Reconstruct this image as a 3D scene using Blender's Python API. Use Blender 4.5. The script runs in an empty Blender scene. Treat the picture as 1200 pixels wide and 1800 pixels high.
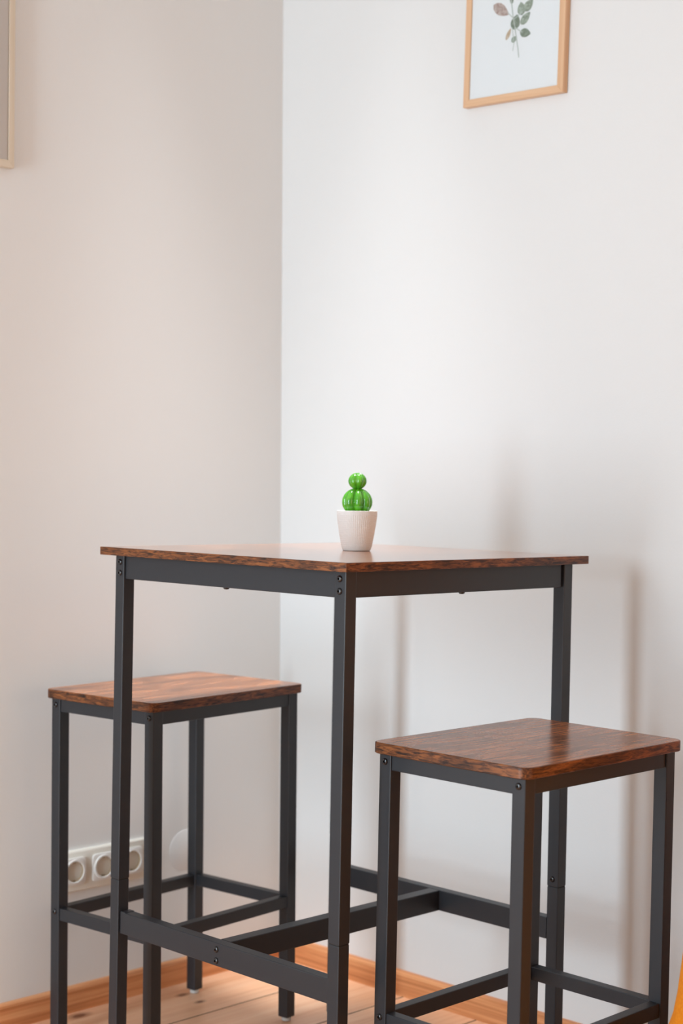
import bpy, bmesh, math, random
from mathutils import Matrix, Vector
random.seed(7)
CM = 0.01
scene = bpy.context.scene
COL = scene.collection

# ------------------------------------------------------------------ camera
YAW, PITCH, ROLL, FPX = math.radians(44.6917), math.radians(-1.0053), math.radians(0.8676), 2842.05
fw = Vector((math.cos(YAW)*math.cos(PITCH), math.sin(YAW)*math.cos(PITCH), math.sin(PITCH)))
rt = fw.cross(Vector((0, 0, 1))).normalized()
up = rt.cross(fw)
r2 = math.cos(ROLL)*rt + math.sin(ROLL)*up
u2 = -math.sin(ROLL)*rt + math.cos(ROLL)*up
cd = bpy.data.cameras.new('camera')
cam = bpy.data.objects.new('camera', cd)
COL.objects.link(cam)
M = Matrix((r2, u2, -fw)).transposed().to_4x4()
M.translation = Vector((-169.4232, -167.0184, 105.2686))*CM
cam.matrix_world = M
cd.sensor_fit = 'HORIZONTAL'
cd.sensor_width = 24.0
cd.lens = FPX/1200.0*24.0
cd.clip_start = 0.05
cd.dof.use_dof = True
cd.dof.focus_distance = 2.55
cd.dof.aperture_fstop = 3.8
scene.camera = cam

# ------------------------------------------------------------------ world, lamps, exposure
w = bpy.data.worlds.new('world')
scene.world = w
w.use_nodes = True
w.node_tree.nodes['Background'].inputs[0].default_value = (0.9, 0.95, 1.0, 1)
w.node_tree.nodes['Background'].inputs[1].default_value = 0.6


def area(name, loc, direction, sx, sy, power, color, spread=math.pi):
    l = bpy.data.lights.new(name, 'AREA')
    l.shape = 'RECTANGLE'
    l.size, l.size_y = sx, sy
    l.energy = power
    l.color = color
    l.spread = spread
    o = bpy.data.objects.new(name, l)
    o.location = loc
    o.rotation_euler = Vector(direction).to_track_quat('-Z', 'Y').to_euler()
    COL.objects.link(o)
    return o


# daylight through the tall window in the wall opposite the white wall, and warm fill standing in for an unseen source
area('window_daylight', (-2.97, 0.30, 1.02), (1, 0, 0), 0.56, 1.96, 69, (0.72, 0.885, 1.0))
area('added_floor_fill', (0.36, 0.54, 2.57), (0.02, 0.03, -1), 0.4, 0.4, 2.9, (0.93, 0.97, 1.0), math.radians(35))  # added downward fill to lift the floor, no known lamp there
area('warm_side_fill', (0.10, -3.20, 1.15), (0, 1, 0), 1.6, 1.5, 15, (1.0, 0.58, 0.28))

vs = scene.view_settings
vs.view_transform = 'Standard'
vs.look = 'None'
vs.gamma = 1.0
vs.use_curve_mapping = False
vs.exposure = 0.0


# ------------------------------------------------------------------ materials
def srgb(r, g, b):
    f = lambda c: c/12.92 if c <= 0.04045 else ((c+0.055)/1.055)**2.4
    return (f(r/255), f(g/255), f(b/255), 1)


def mat(name, color, rough=0.5, metal=0.0, spec=0.5):
    m = bpy.data.materials.new(name)
    m.use_nodes = True
    b = m.node_tree.nodes['Principled BSDF']
    b.inputs['Base Color'].default_value = color
    b.inputs['Roughness'].default_value = rough
    b.inputs['Metallic'].default_value = metal
    b.inputs['Specular IOR Level'].default_value = spec
    return m


class N:
    """small node-building helper"""
    def __init__(s, m):
        s.t = m.node_tree
        s.b = s.t.nodes['Principled BSDF']

    def new(s, kind, **kw):
        n = s.t.nodes.new(kind)
        for k, v in kw.items():
            setattr(n, k, v)
        return n

    def link(s, a, b):
        s.t.links.new(a, b)

    def coords(s, scale=(1, 1, 1), rand=0.0, kind='Object'):
        tc = s.new('ShaderNodeTexCoord')
        mp = s.new('ShaderNodeMapping')
        mp.inputs['Scale'].default_value = scale
        s.link(tc.outputs[kind], mp.inputs['Vector'])
        if rand:
            oi = s.new('ShaderNodeObjectInfo')
            mu = s.new('ShaderNodeMath', operation='MULTIPLY')
            mu.inputs[1].default_value = rand
            s.link(oi.outputs['Random'], mu.inputs[0])
            cx = s.new('ShaderNodeCombineXYZ')
            s.link(mu.outputs[0], cx.inputs[0])
            s.link(mu.outputs[0], cx.inputs[1])
            s.link(cx.outputs[0], mp.inputs['Location'])
        return mp.outputs[0]

    def noise(s, vec, scale, detail=3, rough=0.55, dist=0.0):
        n = s.new('ShaderNodeTexNoise')
        n.inputs['Scale'].default_value = scale
        n.inputs['Detail'].default_value = detail
        n.inputs['Roughness'].default_value = rough
        n.inputs['Distortion'].default_value = dist
        s.link(vec, n.inputs['Vector'])
        return n.outputs['Fac']

    def ramp(s, fac, stops):
        r = s.new('ShaderNodeValToRGB')
        e = r.color_ramp.elements
        while len(e) < len(stops):
            e.new(0.5)
        for el, (p, c) in zip(e, stops):
            el.position = p
            el.color = c
        s.link(fac, r.inputs[0])
        return r.outputs[0]

    def mix(s, a, b, fac, mode='MIX'):
        m = s.new('ShaderNodeMix', data_type='RGBA', blend_type=mode)
        for sock, v in ((m.inputs[0], fac), (m.inputs[6], a), (m.inputs[7], b)):
            if hasattr(v, 'is_linked') or hasattr(v, 'links'):
                s.link(v, sock)
            else:
                sock.default_value = v
        return m.outputs[2]

    def bump(s, h, strength, dist):
        b = s.new('ShaderNodeBump')
        b.inputs['Strength'].default_value = strength
        b.inputs['Distance'].default_value = dist
        s.link(h, b.inputs['Height'])
        s.link(b.outputs[0], s.b.inputs['Normal'])


def wall_mat(name, col):
    m = mat(name, col, 0.85, spec=0.25)
    n = N(m)
    v = n.coords()
    n.bump(n.noise(v, 260, 4), 0.10, 0.002)
    return m


M_WALL = wall_mat('white_wall_paint', (0.81, 0.815, 0.81, 1))
M_CEIL = wall_mat('ceiling_paint', (0.82, 0.82, 0.81, 1))


def wood_rustic(name, along):
    m = mat(name, srgb(110, 60, 34), 0.22, spec=0.36)
    n = N(m)
    st = [95, 95, 95]
    st[along] = 4.0
    fine = n.noise(n.coords(tuple(st), rand=9.0), 1.6, 6, 0.68, 0.7)
    st2 = [15, 15, 15]
    st2[along] = 6.5
    patch = n.noise(n.coords(tuple(st2), rand=5.0), 1.1, 5, 0.6, 0.9)
    c1 = n.ramp(fine, [(0.30, srgb(80, 46, 28)), (0.44, srgb(148, 90, 54)),
                       (0.58, srgb(190, 122, 76)), (0.75, srgb(206, 140, 94))])
    dk = n.ramp(patch, [(0.33, (0.30, 0.27, 0.25, 1)), (0.46, (0.66, 0.62, 0.60, 1)), (0.58, (1, 1, 1, 1))])
    n.link(n.mix(c1, dk, 0.85, 'MULTIPLY'), n.b.inputs['Base Color'])
    n.bump(fine, 0.06, 0.0006)
    return m


M_TOP_U = wood_rustic('rustic_brown_board', 0)


def wood_edge(name, along):
    m = mat(name, srgb(120, 62, 32), 0.42, spec=0.4)
    n = N(m)
    st = [260, 260, 260]
    st[along] = 34
    v = n.coords(tuple(st), rand=9.0)
    fine = n.noise(v, 1.0, 5, 0.7, 0.8)
    st2 = [30, 30, 30]
    st2[along] = 9
    patch = n.noise(n.coords(tuple(st2), rand=4.0), 1.0, 2, 0.5)
    c1 = n.ramp(fine, [(0.36, srgb(26, 13, 8)), (0.46, srgb(88, 49, 27)), (0.60, srgb(146, 87, 45))])
    dk = n.ramp(patch, [(0.36, (0.3, 0.27, 0.25, 1)), (0.52, (1, 1, 1, 1))])
    n.link(n.mix(c1, dk, 0.7, 'MULTIPLY'), n.b.inputs['Base Color'])
    return m


M_EDGE_U = wood_edge('rustic_edge_along_x', 0)
M_EDGE_V = wood_edge('rustic_edge_along_y', 1)

M_STEEL = mat('charcoal_powder_coat', (0.026, 0.028, 0.033, 1), 0.40, spec=0.42)
_n = N(M_STEEL)
_n.bump(_n.noise(_n.coords(), 900, 2), 0.12, 0.0006)
M_BOLT = mat('black_bolt', (0.006, 0.006, 0.008, 1), 0.13, spec=0.8)
M_PAD = mat('foot_plastic', (0.62, 0.62, 0.60, 1), 0.5)
M_SEAM = mat('dark_joint', (0.012, 0.012, 0.012, 1), 0.7)


def plank_mat():
    m = mat('pine_plank', srgb(222, 170, 138), 0.33, spec=0.5)
    n = N(m)
    v = n.coords((2.2, 60, 60), rand=40.0)
    g = n.noise(v, 1.0, 5, 0.6, 1.2)
    base = n.ramp(g, [(0.28, srgb(224, 166, 126)), (0.48, srgb(240, 188, 150)), (0.70, srgb(246, 202, 168))])
    big = n.noise(n.coords((1.0, 7, 7), rand=40.0), 1.3, 2)
    tint = n.ramp(big, [(0.35, (0.86, 0.80, 0.76, 1)), (0.62, (1.04, 1.02, 1.0, 1))])
    c = n.mix(base, tint, 0.8, 'MULTIPLY')
    # knots
    vo = n.new('ShaderNodeTexVoronoi')
    vo.inputs['Scale'].default_value = 1.0
    n.link(n.coords((3.1, 6.2, 2), rand=40.0), vo.inputs['Vector'])
    k = n.ramp(vo.outputs['Distance'], [(0.035, (1, 1, 1, 1)), (0.075, (0, 0, 0, 1))])
    c = n.mix(c, srgb(96, 52, 34), k)
    # the boards' own knots, where the photograph shows them (metres in the room)
    geo = n.new('ShaderNodeNewGeometry')
    for kx, ky, kr in ((0.199, 0.906, 0.021), (0.429, 0.811, 0.011), (0.430, 0.869, 0.013), (0.62, 0.66, 0.010), (-0.05, 0.83, 0.014)):
        mp = n.new('ShaderNodeMapping')
        mp.inputs['Location'].default_value = (-kx*0.55, -ky, 0)
        mp.inputs['Scale'].default_value = (0.55, 1, 0)
        n.link(geo.outputs['Position'], mp.inputs['Vector'])
        ln = n.new('ShaderNodeVectorMath', operation='LENGTH')
        n.link(mp.outputs[0], ln.inputs[0])
        mu = n.new('ShaderNodeMath', operation='DIVIDE')
        n.link(ln.outputs['Value'], mu.inputs[0])
        mu.inputs[1].default_value = kr
        kk = n.ramp(mu.outputs[0], [(0.30, (0.9, 0.9, 0.9, 1)), (0.42, (0.55, 0.55, 0.55, 1)), (0.9, (0, 0, 0, 1))])
        c = n.mix(c, srgb(112, 66, 48), kk)
    n.link(c, n.b.inputs['Base Color'])
    n.bump(g, 0.08, 0.001)
    return m


M_PLANK = plank_mat()
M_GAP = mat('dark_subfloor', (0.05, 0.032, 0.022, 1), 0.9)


def strip_wood(name, cols, along, rough=0.4, scale=(1.8, 70)):
    m = mat(name, cols[1], rough, spec=0.4)
    n = N(m)
    st = [scale[1]]*3
    st[along] = scale[0]
    g = n.noise(n.coords(tuple(st)), 1.0, 5, 0.6, 0.8)
    n.link(n.ramp(g, [(0.3, cols[0]), (0.5, cols[1]), (0.7, cols[2])]), n.b.inputs['Base Color'])
    return m


M_BASE_X = strip_wood('oak_baseboard_along_x', [srgb(184, 114, 68), srgb(218, 148, 98), srgb(236, 174, 124)], 0)
M_BASE_Y = strip_wood('oak_baseboard_along_y', [srgb(184, 114, 68), srgb(218, 148, 98), srgb(236, 174, 124)], 1)
M_OAK_V = strip_wood('oak_frame_upright', [srgb(206, 160, 120), srgb(222, 180, 142), srgb(232, 194, 158)], 2, 0.45)
M_OAK_H = strip_wood('oak_frame_rail', [srgb(206, 160, 120), srgb(222, 180, 142), srgb(232, 194, 158)], 0, 0.45)
M_PALE_V = strip_wood('pale_frame_upright', [srgb(206, 190, 168), srgb(218, 204, 184), srgb(226, 214, 196)], 2, 0.5)
M_PALE_H = strip_wood('pale_frame_rail', [srgb(206, 190, 168), srgb(218, 204, 184), srgb(226, 214, 196)], 0, 0.5)
M_PAPER = mat('white_paper', (0.93, 0.92, 0.92, 1), 0.8, spec=0.2)
M_MATTE = mat('white_mat_board', (0.86, 0.85, 0.85, 1), 0.8, spec=0.2)
M_BACK = mat('frame_backing', (0.35, 0.28, 0.2, 1), 0.8)
M_PLASTIC = mat('ivory_plastic', (0.80, 0.775, 0.70, 1), 0.3)
M_PLASTIC_SHADED = mat('ivory_plastic_painted_shade', (0.42, 0.30, 0.18, 1), 0.4)  # ivory plastic with the recess's warm shade painted into its colour
M_PLASTIC_W = mat('white_plastic', (0.86, 0.85, 0.82, 1), 0.3)
M_DARK = mat('dark_hole', (0.02, 0.012, 0.008, 1), 0.8)
M_BRASS = mat('metal_contact', (0.5, 0.42, 0.3, 1), 0.3, 1.0)
M_POT = mat('white_matte_ceramic', (0.82, 0.79, 0.76, 1), 0.55, spec=0.35)
M_SOIL = mat('dark_filler', (0.06, 0.04, 0.025, 1), 0.9)


def cactus_mat():
    m = mat('glossy_green_ceramic', (0.07, 0.36, 0.012, 1), 0.14, spec=0.6)
    n = N(m)
    g = n.noise(n.coords(), 60, 2)
    n.link(n.ramp(g, [(0.35, (0.052, 0.31, 0.010, 1)), (0.65, (0.11, 0.46, 0.018, 1))]), n.b.inputs['Base Color'])
    n.b.inputs['Coat Weight'].default_value = 0.5
    n.b.inputs['Coat Roughness'].default_value = 0.08
    return m


M_CACTUS = cactus_mat()


def fabric_mat():
    m = mat('orange_fabric', srgb(232, 132, 20), 0.75, spec=0.2)
    n = N(m)
    g = n.noise(n.coords(), 320, 3)
    n.link(n.ramp(g, [(0.3, srgb(222, 118, 14)), (0.7, srgb(240, 150, 34))]), n.b.inputs['Base Color'])
    n.bump(g, 0.2, 0.001)
    return m


M_ORANGE = fabric_mat()


def glass_mat():
    m = bpy.data.materials.new('picture_glass')
    m.use_nodes = True
    t = m.node_tree
    t.nodes.clear()
    out = t.nodes.new('ShaderNodeOutputMaterial')
    mx = t.nodes.new('ShaderNodeMixShader')
    tr = t.nodes.new('ShaderNodeBsdfTransparent')
    tr.inputs[0].default_value = (0.985, 0.99, 0.99, 1)
    gl = t.nodes.new('ShaderNodeBsdfGlossy')
    gl.inputs['Roughness'].default_value = 0.22
    fr = t.nodes.new('ShaderNodeFresnel')
    fr.inputs[0].default_value = 1.22
    t.links.new(fr.outputs[0], mx.inputs[0])
    t.links.new(tr.outputs[0], mx.inputs[1])
    t.links.new(gl.outputs[0], mx.inputs[2])
    t.links.new(mx.outputs[0], out.inputs[0])
    return m


M_GLASS = glass_mat()


def leaf_mat(name, a, b):
    m = mat(name, a, 0.8, spec=0.2)
    n = N(m)
    g = n.noise(n.coords(), 160, 3)
    n.link(n.ramp(g, [(0.35, a), (0.65, b)]), n.b.inputs['Base Color'])
    return m


M_LEAF = leaf_mat('print_grey_green', srgb(140, 148, 132), srgb(186, 194, 180))
M_LEAF2 = leaf_mat('print_deep_green', srgb(122, 132, 116), srgb(160, 168, 152))
M_PINK = leaf_mat('print_dusty_pink', srgb(172, 142, 132), srgb(212, 196, 188))
M_TAN = leaf_mat('print_tan', srgb(196, 168, 140), srgb(216, 196, 174))
M_STEM = leaf_mat('print_stem', srgb(190, 196, 186), srgb(206, 210, 204))


# ------------------------------------------------------------------ mesh helpers (all sizes in centimetres)
def bm_box(bm, lo, hi, bev=0.0, mi=0, seg=1):
    verts = [bm.verts.new((x*CM, y*CM, z*CM)) for x in (lo[0], hi[0]) for y in (lo[1], hi[1]) for z in (lo[2], hi[2])]
    idx = [(0, 1, 3, 2), (4, 6, 7, 5), (0, 4, 5, 1), (2, 3, 7, 6), (0, 2, 6, 4), (1, 5, 7, 3)]
    fs = [bm.faces.new([verts[i] for i in f]) for f in idx]
    for f in fs:
        f.material_index = mi
    if bev:
        es = list({e for f in fs for e in f.edges})
        r = bmesh.ops.bevel(bm, geom=es, offset=bev*CM, segments=seg, profile=0.5, affect='EDGES')
        for f in r['faces']:
            f.material_index = mi
    return fs


def finish(name, bm, mats, parent=None, smooth=False, autosmooth=None):
    bmesh.ops.recalc_face_normals(bm, faces=bm.faces)
    me = bpy.data.meshes.new(name)
    bm.to_mesh(me)
    bm.free()
    for m in (mats if isinstance(mats, (list, tuple)) else [mats]):
        me.materials.append(m)
    if smooth:
        me.shade_smooth()
        if autosmooth:
            me.set_sharp_from_angle(angle=math.radians(autosmooth))
    return link(name, me, parent)


def link(name, me, parent=None):
    o = bpy.data.objects.new(name, me)
    COL.objects.link(o)
    if parent is not None:
        o.parent = parent
    return o


def box(name, lo, hi, mats, parent=None, bev=0.0, seg=1):
    bm = bmesh.new()
    bm_box(bm, lo, hi, bev, 0, seg)
    return finish(name, bm, mats, parent)


def lathe(bm, prof, n=32, mi=0, closed_bottom=True, closed_top=True, c=(0, 0)):
    rings = []
    for r, z in prof:
        rings.append([bm.verts.new(((c[0]+r*math.cos(2*math.pi*i/n))*CM, (c[1]+r*math.sin(2*math.pi*i/n))*CM, z*CM)) for i in range(n)])
    for a, b in zip(rings, rings[1:]):
        for i in range(n):
            f = bm.faces.new((a[i], a[(i+1) % n], b[(i+1) % n], b[i]))
            f.material_index = mi
    if closed_bottom:
        bm.faces.new(rings[0][::-1]).material_index = mi
    if closed_top:
        bm.faces.new(rings[-1]).material_index = mi
    return rings


def rrect(x0, y0, x1, y1, r, n=8):
    pts = []
    for cx, cy, a0 in ((x1-r, y1-r, 0), (x0+r, y1-r, 90), (x0+r, y0+r, 180), (x1-r, y0+r, 270)):
        for i in range(n+1):
            a = math.radians(a0+90*i/n)
            pts.append((cx+r*math.cos(a), cy+r*math.sin(a)))
    return pts


def prism(bm, loops, mi_side=0, mi_cap=0):
    """stack of same-length outlines [(pts, z)] -> closed solid"""
    rings = [[bm.verts.new((x*CM, y*CM, z*CM)) for x, y in pts] for pts, z in loops]
    n = len(rings[0])
    side = []
    for a, b in zip(rings, rings[1:]):
        for i in range(n):
            f = bm.faces.new((a[i], a[(i+1) % n], b[(i+1) % n], b[i]))
            f.material_index = mi_side
            side.append(f)
    bm.faces.new(rings[0][::-1]).material_index = mi_cap
    bm.faces.new(rings[-1]).material_index = mi_cap
    return side


def inset_poly(pts, c, d):
    out = []
    for x, y in pts:
        dx, dy = x-c[0], y-c[1]
        out.append((x-d*(1 if dx > 0 else -1), y-d*(1 if dy > 0 else -1)))
    return out


def empty(name, loc=(0, 0, 0), rot=None, label=None, cat=None, group=None):
    o = bpy.data.objects.new(name, None)
    o.empty_display_size = 0.05
    COL.objects.link(o)
    if rot is not None:
        m = rot.to_4x4()
        m.translation = Vector(loc)*CM
        o.matrix_world = m
    else:
        o.location = Vector(loc)*CM
    if label:
        o['label'] = label
        o['category'] = cat
    if group:
        o['group'] = group
    return o


def structure(o):
    o['kind'] = 'structure'
    return o


def basis(yaw_deg, tx_deg, ty_deg):
    """small lean on an old uneven floor: yaw, then the top leaning by tx / ty degrees"""
    a = math.radians(yaw_deg)
    tx, ty = math.radians(tx_deg), math.radians(ty_deg)
    z = Vector((tx, ty, 1)).normalized()
    x = Vector((1, 0, -tx))
    x = (x - z*x.dot(z)).normalized()
    y = z.cross(x)
    return Matrix.Rotation(a, 3, 'Z') @ Matrix((x, y, z)).transposed()


# ------------------------------------------------------------------ room shell
U, V = 76.9342, 94.3713
WX, WY = math.radians(-0.3946), math.radians(0.3699)      # the old walls are slightly out of plumb
X0, Y0, HC = -300.0, -325.0, 262.0


def slab(name, pts, m):
    """eight corners: four of the room side, four of the far side"""
    bm = bmesh.new()
    v = [bm.verts.new(Vector(p)*CM) for p in pts]
    for f in ((0, 1, 2, 3), (7, 6, 5, 4), (0, 4, 5, 1), (1, 5, 6, 2), (2, 6, 7, 3), (3, 7, 4, 0)):
        bm.faces.new([v[i] for i in f])
    return structure(finish(name, bm, m))


cu, cv = U+WX*HC, V+WY*HC
slab('wall_right', [(U, Y0, 0), (U, V, 0), (cu, cv, HC), (cu, Y0, HC), (U+12, Y0, 0), (U+12, V+14, 0), (cu+14, cv+14, HC), (cu+14, Y0, HC)], M_WALL)
slab('wall_left', [(X0, V, 0), (U, V, 0), (cu, cv, HC), (X0, cv, HC), (X0, V+12, 0), (U, V+12, 0), (cu, cv+14, HC), (X0, cv+14, HC)], M_WALL)


def wall_with_window(name, axis, pos, lo, hi, w0, w1, z0, z1, thick):
    bm = bmesh.new()
    def bx(a0, a1, b0, b1):
        if axis == 0:
            bm_box(bm, (pos-thick, a0, b0), (pos, a1, b1))
        else:
            bm_box(bm, (a0, pos-thick, b0), (a1, pos, b1))
    bx(lo, w0, 0, HC)
    bx(w1, hi, 0, HC)
    bx(w0, w1, 0, z0)
    bx(w0, w1, z1, HC)
    return structure(finish(name, bm, M_WALL))


wall_with_window('wall_back', 0, X0, Y0, V+14, -5, 65, 2, 206, 14)
wall_with_window('wall_front', 1, Y0, X0-14, U+14, -75, 95, 55, 215, 14)
M_WFRAME = mat('white_window_frame', (0.8, 0.8, 0.79, 1), 0.4)


def window(name, axis, pos, w0, w1, z0, z1):
    o = empty(name)
    structure(o)
    def bx(nm, a0, a1, b0, b1, d0=-10, d1=-4, m=M_WFRAME, bev=0.4):
        lo, hi = ((pos+d0, a0, b0), (pos+d1, a1, b1)) if axis == 0 else ((a0, pos+d0, b0), (a1, pos+d1, b1))
        return box(nm, lo, hi, m, o, bev)
    bx('frame_rail', w0, w1, z0, z0+6)
    bx('frame_rail', w0, w1, z1-6, z1)
    bx('frame_stile', w0, w0+6, z0+6, z1-6)
    bx('frame_stile', w1-6, w1, z0+6, z1-6)
    c = (w0+w1)/2
    bx('mullion', c-3, c+3, z0+6, z1-6)
    bx('pane', w0+6, c-3, z0+6, z1-6, -7.3, -6.9, M_GLASS, 0)
    bx('pane', c+3, w1-6, z0+6, z1-6, -7.3, -6.9, M_GLASS, 0)
    return o


window('window_1', 0, X0, -5, 65, 2, 206)
window('added_window', 1, Y0, -75, 95, 55, 215)  # unseen window added to frame the warm fill light
# unseen pine door added along the right wall to give the steel warm reflections
M_DOOR = strip_wood('orange_pine_door', [srgb(206, 116, 42), srgb(226, 136, 54), srgb(234, 152, 72)], 2, 0.4)
door = structure(empty('added_door', (U-0.2, -96, 0), Matrix.Rotation(WX, 3, 'Y')))
box('door_leaf', (-3.4, -43, 0.6), (-0.4, 43, 202), M_DOOR, door, 0.3)
for y0, y1 in ((-50, -43.2), (43.2, 50)):
    box('door_jamb', (-2.4, y0, 0), (-0.2, y1, 209), M_DOOR, door, 0.3)
box('door_head', (-2.4, -43.2, 202.2), (-0.2, 43.2, 209), M_DOOR, door, 0.3)
for y in (-21, 21):
    for z0, z1 in ((18, 92), (104, 190)):
        box('door_panel', (-4.0, y-15, z0), (-3.2, y+15, z1), M_DOOR, door, 0.5)
bm = bmesh.new()
bm_box(bm, (-8.4, -39, 103), (-3.3, -37.6, 104.4), 0.2)
bm_box(bm, (-8.4, -39, 103), (-7.2, -27, 104.4), 0.3)
finish('door_handle', bm, M_BRASS, door)
structure(box('ceiling', (X0-14, Y0-14, HC), (U+14, V+15, HC+10), M_CEIL))

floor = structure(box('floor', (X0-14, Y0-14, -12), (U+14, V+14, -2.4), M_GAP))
PW = 19.5
edge = V
k = 0
me = None
while edge > Y0:
    if me is None:
        bm = bmesh.new()
        bm_box(bm, (-(U+0-X0)/2, -PW/2+0.11, -2.4), ((U-X0)/2, PW/2-0.11, 0), 0.06)
        bm.normal_update()
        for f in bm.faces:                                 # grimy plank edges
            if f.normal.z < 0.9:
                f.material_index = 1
        bmesh.ops.recalc_face_normals(bm, faces=bm.faces)
        me = bpy.data.meshes.new('plank')
        bm.to_mesh(me)
        bm.free()
        me.materials.append(M_PLANK)
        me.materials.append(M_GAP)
    p = link('plank', me, floor)
    p.location = Vector(((U+X0)/2, edge-PW/2, 0))*CM
    edge -= PW
    k += 1

BT, HB = 1.49, 5.0


def baseboard(name, axis):
    bm = bmesh.new()
    prof = [(0, 0), (BT, 0), (BT, HB-0.7), (BT-0.25, HB-0.25), (BT-0.75, HB), (0, HB)]
    ends = []
    for t in (0, 1):
        ring = []
        for d, z in prof:
            if axis == 0:
                ring.append(bm.verts.new(Vector((X0 if t == 0 else U, V-d, z))*CM))
            else:
                ring.append(bm.verts.new(Vector((U-d, -45.8 if t == 0 else V-BT, z))*CM))
        ends.append(ring)
    n = len(prof)
    for i in range(n):
        bm.faces.new((ends[0][i], ends[0][(i+1) % n], ends[1][(i+1) % n], ends[1][i]))
    bm.faces.new(ends[0])
    bm.faces.new(ends[1][::-1])
    return structure(finish(name, bm, M_BASE_X if axis == 0 else M_BASE_Y))


baseboard('baseboard_left', 0)
baseboard('baseboard_right', 1)


# ------------------------------------------------------------------ steel furniture parts
def bolt_mesh():
    bm = bmesh.new()
    lathe(bm, [(0.53, 0), (0.53, 0.05), (0.49, 0.17), (0.39, 0.26), (0.26, 0.29), (0.19, 0.30)], 20, 0, True, False)
    # hexagonal key socket
    h = [bm.verts.new((0.19*math.cos(i*math.pi/3)*CM, 0.19*math.sin(i*math.pi/3)*CM, 0.30*CM)) for i in range(6)]
    g = [bm.verts.new((0.17*math.cos(i*math.pi/3)*CM, 0.17*math.sin(i*math.pi/3)*CM, 0.14*CM)) for i in range(6)]
    for i in range(6):
        bm.faces.new((h[i], h[(i+1) % 6], g[(i+1) % 6], g[i]))
    bm.faces.new(g)
    bmesh.ops.recalc_face_normals(bm, faces=bm.faces)
    me = bpy.data.meshes.new('bolt')
    bm.to_mesh(me)
    bm.free()
    me.materials.append(M_BOLT)
    me.shade_smooth()
    me.set_sharp_from_angle(angle=math.radians(50))
    return me


BOLT = bolt_mesh()
ROT_TO = {'-x': (0, -math.pi/2, 0), '+x': (0, math.pi/2, 0), '-z': (math.pi, 0, 0)}


def bolt(parent, p, d):
    o = link('bolt', BOLT, parent)
    o.location = Vector(p)*CM
    o.rotation_euler = ROT_TO[d]
    return o


def tube(name, lo, hi, parent, bev=0.14):
    return box(name, lo, hi, M_STEEL, parent, bev, 2)


# ------------------------------------------------------------------ bar table
HT, TT, TE, LW, TW = 93.57, 1.40, 1.925, 2.34, 59.9
RB = basis(-0.06, 0.208, -0.140)
table = empty('bar_table', (29.98, 29.9, 0), RB,
              'tall square bar table with rustic brown top and charcoal steel frame, carrying the potted cactus', 'table')
h = TW/2


def board(name, pts, z0, z1, parent, rnd, mats):
    """flat board with softly broken edges; side faces get the edge grain running along them"""
    bm = bmesh.new()
    c = (sum(p[0] for p in pts)/len(pts), sum(p[1] for p in pts)/len(pts))
    small = inset_poly(pts, c, rnd)
    side = prism(bm, [(small, z0), (pts, z0+rnd), (pts, z1-rnd), (small, z1)], 1, 0)
    bm.normal_update()
    for f in side:
        f.material_index = 1 if abs(f.normal.x) < abs(f.normal.y) else 2
    return finish(name, bm, mats, parent, True, 35)


WM = [M_TOP_U, M_EDGE_U, M_EDGE_V]
M_TABLE = M_TOP_U.copy()
M_TABLE.name = 'rustic_brown_tabletop'
_b = M_TABLE.node_tree.nodes['Principled BSDF']
_b.inputs['Coat Weight'].default_value = 0.8
_b.inputs['Coat Roughness'].default_value = 0.14
board('tabletop', [(h, h), (-h, h), (-h, -h), (h, -h)], HT-TT, HT, table, 0.06, [M_TABLE, M_EDGE_U, M_EDGE_V])
zt = HT-TT
o0 = h-TE
JZ = 35.95
for sx in (-1, 1):
    for sy in (-1, 1):
        x0, x1 = sorted((sx*o0, sx*(o0-LW)))
        y0, y1 = sorted((sy*o0, sy*(o0-LW)))
        cy = (y0+y1)/2
        leg = tube('leg', (x0, y0, JZ+0.07), (x1, y1, zt), table)
        ext = tube('leg_extension', (x0+0.03, y0+0.03, 0.8), (x1-0.03, y1-0.03, JZ-0.07), leg)
        box('joint_sleeve', (x0+0.12, y0+0.12, JZ-0.09), (x1-0.12, y1-0.12, JZ+0.09), M_SEAM, leg)
        bm = bmesh.new()
        lathe(bm, [(0.8, 0.0), (0.95, 0.15), (0.95, 0.8)], 16, c=((x0+x1)/2, cy))
        finish('foot_pad', bm, M_PAD, leg, True, 40)
        d = '-x' if sx < 0 else '+x'
        for z in (91.0, 89.12):
            bolt(leg, (sx*o0, cy-0.1*sy, z), d)
        bolt(leg, (sx*(o0-LW), cy, JZ+1.35), '+x' if sx < 0 else '-x')

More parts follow.
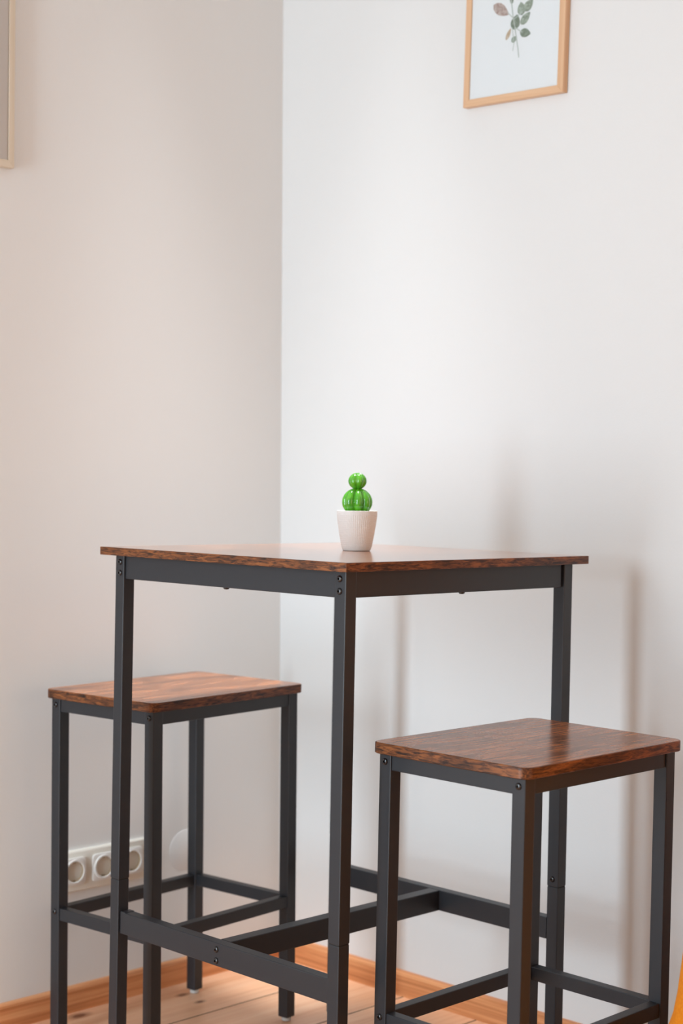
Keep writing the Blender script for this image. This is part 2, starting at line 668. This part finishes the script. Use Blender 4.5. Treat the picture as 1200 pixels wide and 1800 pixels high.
AP0, AP1 = 88.1, zt-0.02
RI = 0.35                                                  # rails sit back from the leg faces
RD = 1.75                                                  # rail depth
inn = o0-LW
for s in (-1, 1):
    a, b = sorted((s*(o0-RI), s*(o0-RI-RD)))
    r = tube('apron', (a, -inn-0.03, AP0), (b, inn+0.03, AP1), table)
    bolt(r, (s*(o0-1.0), 0, AP0), '-z')
    bm = bmesh.new()
    bm_box(bm, (-inn-0.03, a, AP0), (inn-0.42, b, AP1), 0.14, 0, 2)
    bm_box(bm, (inn-1.6, a+0.5, AP0+0.4), (inn+0.05, b-0.4, AP1-0.3))
    r = finish('apron', bm, M_STEEL, table)
    bolt(r, (-0.3, s*(o0-1.0), AP0), '-z')
ST0, ST1 = 26.68, 30.45
SDp = 2.05
for s in (-1, 1):
    a, b = sorted((s*(o0-RI), s*(o0-RI-SDp)))
    bm = bmesh.new()
    bm_box(bm, (a, -inn-0.03, ST0), (b, inn-0.14, ST1), 0.14, 0, 2)
    bm_box(bm, (a+0.35, inn-1.8, ST0+0.4), (b-0.35, inn+0.05, ST1-0.4))
    bm_box(bm, (a+0.02, inn-1.5, ST1-0.1), (b-0.02, inn-0.15, ST1+0.10), 0.04)
    r = finish('stretcher', bm, M_STEEL, table)
    for z in (29.4, 27.55):
        bolt(r, (s*(o0-RI), 0.12, z), '-x' if s < 0 else '+x')
ci = o0-RI-SDp
tube('crossbar', (-ci-0.02, -1.0, ST0), (ci+0.02, 1.45, ST1), table)


# ------------------------------------------------------------------ bar stools
HS, SEAT_T, SE, SW_, SD_ = 66.0, 1.70, 1.0, 40.1, 29.95
SL = 2.336


def make_stool():
    root = empty('bar_stool')
    hx, hy = SW_/2, SD_/2
    board('seat', rrect(-hx, -hy, hx, hy, 1.65, 8), HS-SEAT_T, HS, root, 0.10, WM)
    top = HS-SEAT_T
    ox, oy = hx-SE, hy-SE
    ix, iy = ox-SL, oy-SL
    for sx in (-1, 1):
        for sy in (-1, 1):
            x0, x1 = sorted((sx*ox, sx*ix))
            y0, y1 = sorted((sy*oy, sy*iy))
            leg = tube('leg', (x0, y0, 0.8), (x1, y1, top), root)
            bm = bmesh.new()
            lathe(bm, [(0.8, 0.0), (0.95, 0.15), (0.95, 0.8)], 16, c=((x0+x1)/2, (y0+y1)/2))
            finish('foot_pad', bm, M_PAD, leg, True, 40)
            for z in (63.07, 24.0):
                bolt(leg, (sx*ox, (y0+y1)/2, z), '-x' if sx < 0 else '+x')
    i, dp = 0.22, 1.85
    for nm, z0, z1 in (('apron', 61.8, top-0.02), ('stretcher', 22.42, 24.72)):
        for s in (-1, 1):
            a, b = sorted((s*(ox-i), s*(ox-i-dp)))
            tube(nm, (a, -iy-0.03, z0), (b, iy+0.03, z1), root, 0.12)
            a, b = sorted((s*(oy-i), s*(oy-i-dp)))
            tube(nm, (-ix-0.03, a, z0), (ix+0.03, b, z1), root, 0.12)
    return root


def copy_tree(o, parent=None):
    c = o.copy()
    COL.objects.link(c)
    if parent is not None:
        c.parent = parent
    for ch in list(o.children):
        copy_tree(ch, c)
    return c


def place(root, u, v, yaw, tx, ty, label):
    R = basis(yaw, tx, ty)
    a = math.radians(yaw)
    hx, hy = SW_/2, SD_/2
    m = R.to_4x4()
    m.translation = Vector((u+hx*math.cos(a)-hy*math.sin(a), v+hx*math.sin(a)+hy*math.cos(a), 0))*CM
    root.matrix_world = m
    root['label'] = label
    root['category'] = 'stool'
    root['group'] = 'backless bar stools at the tall table'


stool = make_stool()
place(stool, 8.7167, -27.3102, 0.3362, 0.1097, -0.3977,
      'brown wooden bar stool on charcoal steel legs in front of the table at right')
stool2 = copy_tree(stool)
place(stool2, 10.0996, 55.9637, 4.2202, -0.2455, 0.2241,
      'brown wooden bar stool on charcoal steel legs behind the table leg, beside the wall sockets')


# ------------------------------------------------------------------ potted cactus
PX, PY = 33.7, 30.1
pot = empty('potted_cactus', (PX, PY, HT+0.02), None,
            'small glossy green ceramic cactus in a white waffle-textured pot on the table', 'plant')
pot.rotation_euler = (0, 0, YAW)
bm = bmesh.new()
NC, NR = 58, 20
nu, nv = NC*4, NR*4
H_P, R0, R1 = 6.95, 2.45, 3.55


def pot_r(t):
    return R0+(R1-R0)*(1.35*t-0.35*t*t)


rings = []
for j in range(nv+1):
    t = j/nv
    z = 0.12+t*(H_P-0.12)
    fade = min(1, t*12, (1-t)*10)
    ring = []
    for i in range(nu):
        a = 2*math.pi*i/nu
        b = 0.10*fade*(0.62*(0.5+0.5*math.cos(NC*a))**0.6+0.38*(0.5+0.5*math.cos(2*math.pi*NR*t))**0.6)
        r = pot_r(t)+b
        ring.append(bm.verts.new((r*math.cos(a)*CM, r*math.sin(a)*CM, z*CM)))
    rings.append(ring)
base = [bm.verts.new(((R0-0.12)*math.cos(2*math.pi*i/nu)*CM, (R0-0.12)*math.sin(2*math.pi*i/nu)*CM, 0)) for i in range(nu)]
lip = [bm.verts.new(((R1-0.12)*math.cos(2*math.pi*i/nu)*CM, (R1-0.12)*math.sin(2*math.pi*i/nu)*CM, (H_P+0.06)*CM)) for i in range(nu)]
inn1 = [bm.verts.new(((R1-0.30)*math.cos(2*math.pi*i/nu)*CM, (R1-0.30)*math.sin(2*math.pi*i/nu)*CM, (H_P-0.02)*CM)) for i in range(nu)]
inn2 = [bm.verts.new(((R1-0.45)*math.cos(2*math.pi*i/nu)*CM, (R1-0.45)*math.sin(2*math.pi*i/nu)*CM, (H_P-1.2)*CM)) for i in range(nu)]
allr = [base]+rings+[lip, inn1, inn2]
for a, b in zip(allr, allr[1:]):
    for i in range(nu):
        bm.faces.new((a[i], a[(i+1) % nu], b[(i+1) % nu], b[i]))
bm.faces.new(base[::-1])
bm.faces.new(inn2)
finish('pot', bm, M_POT, pot, True, 60)
bm = bmesh.new()
lathe(bm, [(3.05, H_P-1.1), (3.05, H_P-0.65), (1.5, H_P-0.5), (0.2, H_P-0.5)], 40)
finish('filler', bm, M_SOIL, pot, True, 40)


def ribbed(name, R, zc, squash, nl, depth, phase, parent, cx=0.0):
    bm = bmesh.new()
    nu, nv = nl*14, 36
    rings = []
    for j in range(1, nv):
        th = math.pi*j/nv
        ring = []
        for i in range(nu):
            ph = 2*math.pi*i/nu
            lobe = abs(math.sin(nl*(ph-phase)/2))**0.55
            s = math.sin(th)
            r = R*(1-depth*(1-lobe)*min(1, s*1.6))
            ring.append(bm.verts.new(((cx+r*s*math.cos(ph))*CM, r*s*math.sin(ph)*CM, (zc+R*squash*math.cos(th)*(0.90+0.10*lobe))*CM)))
        rings.append(ring)
    for a, b in zip(rings, rings[1:]):
        for i in range(nu):
            bm.faces.new((a[i], a[(i+1) % nu], b[(i+1) % nu], b[i]))
    t = bm.verts.new((cx*CM, 0, (zc+R*squash*0.97)*CM))
    bt = bm.verts.new((cx*CM, 0, (zc-R*squash*0.97)*CM))
    for i in range(nu):
        bm.faces.new((t, rings[0][(i+1) % nu], rings[0][i]))
        bm.faces.new((bt, rings[-1][i], rings[-1][(i+1) % nu]))
    return finish(name, bm, M_CACTUS, parent, True)


stem = ribbed('cactus_body', 2.68, H_P+1.55, 0.92, 8, 0.34, math.radians(180+22.5+6), pot)
ribbed('cactus_offset', 1.62, H_P+5.22, 0.90, 6, 0.24, math.radians(180-8), stem)


# ------------------------------------------------------------------ framed pictures
def wall_basis(right):
    """x runs along the wall to the viewer's right, y points into the wall, z up the wall"""
    if right:
        z = Vector((WX, 0, 1)).normalized()
        x = Vector((0, -1, 0))
    else:
        z = Vector((0, WY, 1)).normalized()
        x = Vector((1, 0, 0))
    y = z.cross(x)
    return Matrix((x, y, z)).transposed()


def on_wall(right, a, z):
    return (U+WX*z, a, z) if right else (a, V+WY*z, z)


def picture(name, right, a0, z0, W, H, mw, mh, depth, tilt, mv, mhz, label):
    """origin: bottom left corner on the wall"""
    R = wall_basis(right) @ Matrix.Rotation(math.radians(tilt), 3, 'Y')
    root = empty(name, on_wall(right, a0, z0), R, label, 'picture')
    def mitre(nm, pts, m):
        bm = bmesh.new()
        v0 = [bm.verts.new(Vector((x, -depth, z))*CM) for x, z in pts]
        v1 = [bm.verts.new(Vector((x, -0.1, z))*CM) for x, z in pts]
        bm.faces.new(v0)
        bm.faces.new(v1[::-1])
        for i in range(4):
            bm.faces.new((v0[i], v1[i], v1[(i+1) % 4], v0[(i+1) % 4]))
        bmesh.ops.recalc_face_normals(bm, faces=bm.faces)
        bmesh.ops.bevel(bm, geom=[e for e in bm.edges if abs(e.verts[0].co.y+depth*CM) < 1e-6 and abs(e.verts[1].co.y+depth*CM) < 1e-6],
                        offset=0.06*CM, segments=1, affect='EDGES')
        return finish(nm, bm, m, root)
    mitre('frame_rail', [(0, 0), (W, 0), (W-mw, mh), (mw, mh)], mhz)
    mitre('frame_rail', [(0, H), (mw, H-mh), (W-mw, H-mh), (W, H)], mhz)
    mitre('frame_stile', [(0, 0), (mw, mh), (mw, H-mh), (0, H)], mv)
    mitre('frame_stile', [(W, 0), (W, H), (W-mw, H-mh), (W-mw, mh)], mv)
    box('backing', (mw-0.3, -0.35, mh-0.3), (W-mw+0.3, -0.12, H-mh+0.3), M_BACK, root)
    box('glass', (mw-0.2, -depth+0.10, mh-0.2), (W-mw+0.2, -depth+0.20, H-mh+0.2), M_GLASS, root)
    return root


PA0, PZ0 = 42.05, 179.72
pic = picture('framed_print', True, PA0, PZ0, 24.4, 34.5, 1.42, 1.42, 1.5, 1.6, M_OAK_V, M_OAK_H,
              'oak-framed botanical print with grey-green and pink leaves, hung high on the right wall')
paper = box('paper', (1.2, -1.2, 1.2), (23.2, -0.37, 33.3), M_PAPER, pic)


def leaf(bm, cx, cz, L, Wd, ang, mi, y):
    """flat printed leaf: pointed oval, centre (cx, cz)"""
    a = math.radians(ang)
    pts = []
    n = 14
    for s in (1, -1):
        for i in range(n):
            t = i/n if s > 0 else 1-i/n
            wv = Wd/2*math.sin(math.pi*t**0.8)**0.8*s
            x, z = (t-0.5)*L, wv
            pts.append((cx+x*math.cos(a)-z*math.sin(a), cz+x*math.sin(a)+z*math.cos(a)))
    f = bm.faces.new([bm.verts.new((x*CM, y*CM, z*CM)) for x, z in pts])
    f.material_index = mi


bm = bmesh.new()


def q(v, z):
    """wall position (along wall, height) -> print coordinates"""
    dx, dz = PA0-v, z-PZ0
    t = math.radians(1.6)
    return (dx*math.cos(t)-dz*math.sin(t), dx*math.sin(t)+dz*math.cos(t))


Y1 = -1.205
for i, (v, z, L, Wd, ang, mi) in enumerate([
        (32.9, 197.2, 4.6, 2.2, -32, 2), (27.9, 196.5, 2.6, 2.0, 100, 0), (26.2, 196.8, 2.8, 1.9, 40, 0), (29.3, 194.2, 2.9, 2.3, 75, 1),
        (26.9, 194.5, 3.0, 1.7, 42, 0), (26.9, 191.7, 2.7, 1.7, -15, 1), (31.0, 192.2, 2.4, 0.9, 62, 3),
        (29.6, 191.0, 1.6, 1.1, 35, 0), (30.3, 198.8, 2.0, 0.9, 95, 1), (27.6, 200.6, 2.8, 1.8, 70, 0), (32.8, 201.2, 3.0, 1.8, 130, 0),
        (29.0, 203.4, 2.8, 1.7, 80, 1), (31.6, 205.2, 2.6, 1.6, 120, 2), (28.2, 206.6, 2.6, 1.5, 60, 0), (30.1, 208.8, 2.4, 1.4, 95, 0)]):
    cx, cz = q(v, z)
    leaf(bm, cx, cz, L, Wd, ang, mi, Y1-0.002*i)


def stroke(pts, wd):
    for (a, b) in zip(pts, pts[1:]):
        a, b = Vector(q(*a)), Vector(q(*b))
        d = (b-a).normalized()
        nrm = Vector((-d.y, d.x))*wd/2
        f = bm.faces.new([bm.verts.new((p.x*CM, (Y1-0.03)*CM, p.y*CM)) for p in (a-nrm, b-nrm, b+nrm, a+nrm)])
        f.material_index = 4


stroke([(30.2, 209), (30.2, 203), (30.4, 198.6), (29.9, 195.3), (29.4, 193), (28.9, 190.5), (28.6, 189), (28.4, 187.3)], 0.22)
stroke([(31.2, 196.3), (30.0, 195.2)], 0.18)
stroke([(29.4, 193.2), (27.6, 191.9)], 0.18)
stroke([(29.8, 194.8), (27.6, 195.8)], 0.16)
stroke([(30.1, 193.4), (29.6, 190.2), (29.9, 188.8)], 0.14)
finish('botanical_print', bm, [M_LEAF, M_LEAF2, M_PINK, M_TAN, M_STEM], paper)

pic2 = picture('framed_picture', False, 4.85-42, 164.05, 42, 52, 1.3, 1.4, 1.5, 0.0, M_PALE_V, M_PALE_H,
               'pale wood picture frame on the left wall, cut off by the photo edge')
box('mat_board', (1.1, -1.2, 1.2), (40.9, -0.37, 50.8), M_MATTE, pic2)
box('print', (8, -1.23, 9), (34, -1.19, 43), M_PAPER, pic2)


# ------------------------------------------------------------------ wall sockets
R_L = wall_basis(False)
sock = empty('socket_panel', on_wall(False, 27.6, 27.75), R_L,
             'ivory triple wall socket panel low on the left wall behind the stool', 'wall socket')


def flatprism(name, layers, m, parent, smooth=True):
    """outlines in the wall plane, layers [(pts, depth)] going out from the wall"""
    bm = bmesh.new()
    rings = [[bm.verts.new((x*CM, -d*CM, z*CM)) for x, z in pts] for pts, d in layers]
    n = len(rings[0])
    for a, b in zip(rings, rings[1:]):
        for i in range(n):
            bm.faces.new((a[i], a[(i+1) % n], b[(i+1) % n], b[i]))
    bm.faces.new(rings[0][::-1])
    bm.faces.new(rings[-1])
    return finish(name, bm, m, parent, smooth, 40)


flatprism('surround', [(rrect(-11.2, -4.1, 11.2, 4.1, 0.6), 0.0), (rrect(-11.2, -4.1, 11.2, 4.1, 0.6), 0.55),
                       (rrect(-10.9, -3.8, 10.9, 3.8, 0.5), 0.85)], M_PLASTIC, sock)


def circle(r, n=40, cx=0, cz=0):
    return [(cx+r*math.cos(2*math.pi*i/n), cz+r*math.sin(2*math.pi*i/n)) for i in range(n)]


def socket_at(x):
    n = 48
    sq = []
    # square outline sampled with as many points as the ring, so they can be bridged
    for i in range(n):
        a = 2*math.pi*i/n
        c, s = math.cos(a), math.sin(a)
        k = 2.72/((abs(c)**9+abs(s)**9)**(1/9))
        sq.append((x+k*c, k*s))
    ins = None
    bm = bmesh.new()
    lay = [(sq, 0.86), (sq, 1.12), ([(x+(px-x)*0.96, pz*0.96) for px, pz in sq], 1.18),
           (circle(2.45, n, x), 1.18), (circle(2.40, n, x), 1.42), (circle(2.12, n, x), 1.44), (circle(1.98, n, x), 1.30)]
    rings = [[bm.verts.new((px*CM, -d*CM, pz*CM)) for px, pz in pts] for pts, d in lay]
    for a, b in zip(rings, rings[1:]):
        for i in range(n):
            bm.faces.new((a[i], a[(i+1) % n], b[(i+1) % n], b[i]))
    ins = finish('socket_insert', bm, M_PLASTIC_W, sock, True, 35)
    bm = bmesh.new()
    lay = [(circle(1.98, n, x), 1.30), (circle(1.93, n, x), 0.2)]
    rings = [[bm.verts.new((px*CM, -d*CM, pz*CM)) for px, pz in pts] for pts, d in lay]
    for i in range(n):
        bm.faces.new((rings[0][i], rings[0][(i+1) % n], rings[1][(i+1) % n], rings[1][i]))
    bm.faces.new(rings[1])
    finish('recess', bm, M_PLASTIC_SHADED, ins, True, 35)
    for s in (-1, 1):
        flatprism('pin_hole', [(circle(0.32, 16, x+s*0.95), 0.19), (circle(0.32, 16, x+s*0.95), 0.215)], M_DARK, ins)
        box('earth_clip', (x-0.32, -1.15, s*1.82-0.14), (x+0.32, -0.2, s*1.82+0.14), M_BRASS, ins, 0.05)
    flatprism('screw', [(circle(0.42, 16, x), 0.19), (circle(0.36, 16, x), 0.30)], M_DARK, ins)


for x in (-7.15, 0.0, 7.15):
    socket_at(x)

cover = empty('blank_cover', on_wall(False, 49.6, 27.6), R_L,
              'round flat wall-coloured blank cover right of the sockets, behind the stool leg', 'cover plate')
flatprism('disc', [(circle(4.25, 56), 0.0), (circle(4.25, 56), 0.05), (circle(4.15, 56), 0.09)], M_WALL, cover)


# ------------------------------------------------------------------ orange bean bag at the right edge
bag = empty('bean_bag', (40.6, -56.9, 0), None,
            'bright orange bean bag cut off at the lower right edge, beyond the right stool', 'bean bag')
bm = bmesh.new()
prof = [(0.5, 0), (19, 0.2), (25, 3), (27, 9), (27, 14), (25.8, 19.5), (23.9, 24), (21.9, 27.6), (21.1, 30), (20.55, 33), (20.2, 36), (19.85, 39), (19.2, 44), (17.6, 51), (14, 58),
        (11, 65), (7, 70.5), (3, 73), (0.4, 73.6)]
rings = []
n = 56
for r, z in prof:
    ring = []
    for i in range(n):
        a = 2*math.pi*i/n
        rr = r*(1+0.012*math.sin(6*a)*min(1, z/20))
        ring.append(bm.verts.new((rr*math.cos(a)*CM, rr*math.sin(a)*CM, z*CM)))
    rings.append(ring)
for a, b in zip(rings, rings[1:]):
    for i in range(n):
        bm.faces.new((a[i], a[(i+1) % n], b[(i+1) % n], b[i]))
bm.faces.new(rings[0][::-1])
bm.faces.new(rings[-1])
finish('cover', bm, M_ORANGE, bag, True)
bm = bmesh.new()
pts = [Vector((0.15*math.cos(t)*7*0+0, -3.0*math.sin(t), 75.2+2.2*math.cos(t))) for t in [math.pi*2*i/24 for i in range(24)]]
ring = []
for i, p in enumerate(pts):
    d = (pts[(i+1) % 24]-pts[i-1]).normalized()
    s1 = Vector((1, 0, 0))
    s2 = d.cross(s1)
    ring.append([bm.verts.new((p+0.35*s2*math.cos(k*math.pi/2+0.8)+0.9*s1*math.sin(k*math.pi/2+0.8))*CM) for k in range(4)])
for i in range(24):
    a, b = ring[i], ring[(i+1) % 24]
    for k in range(4):
        bm.faces.new((a[k], a[(k+1) % 4], b[(k+1) % 4], b[k]))
finish('carry_loop', bm, M_ORANGE, bag, True)
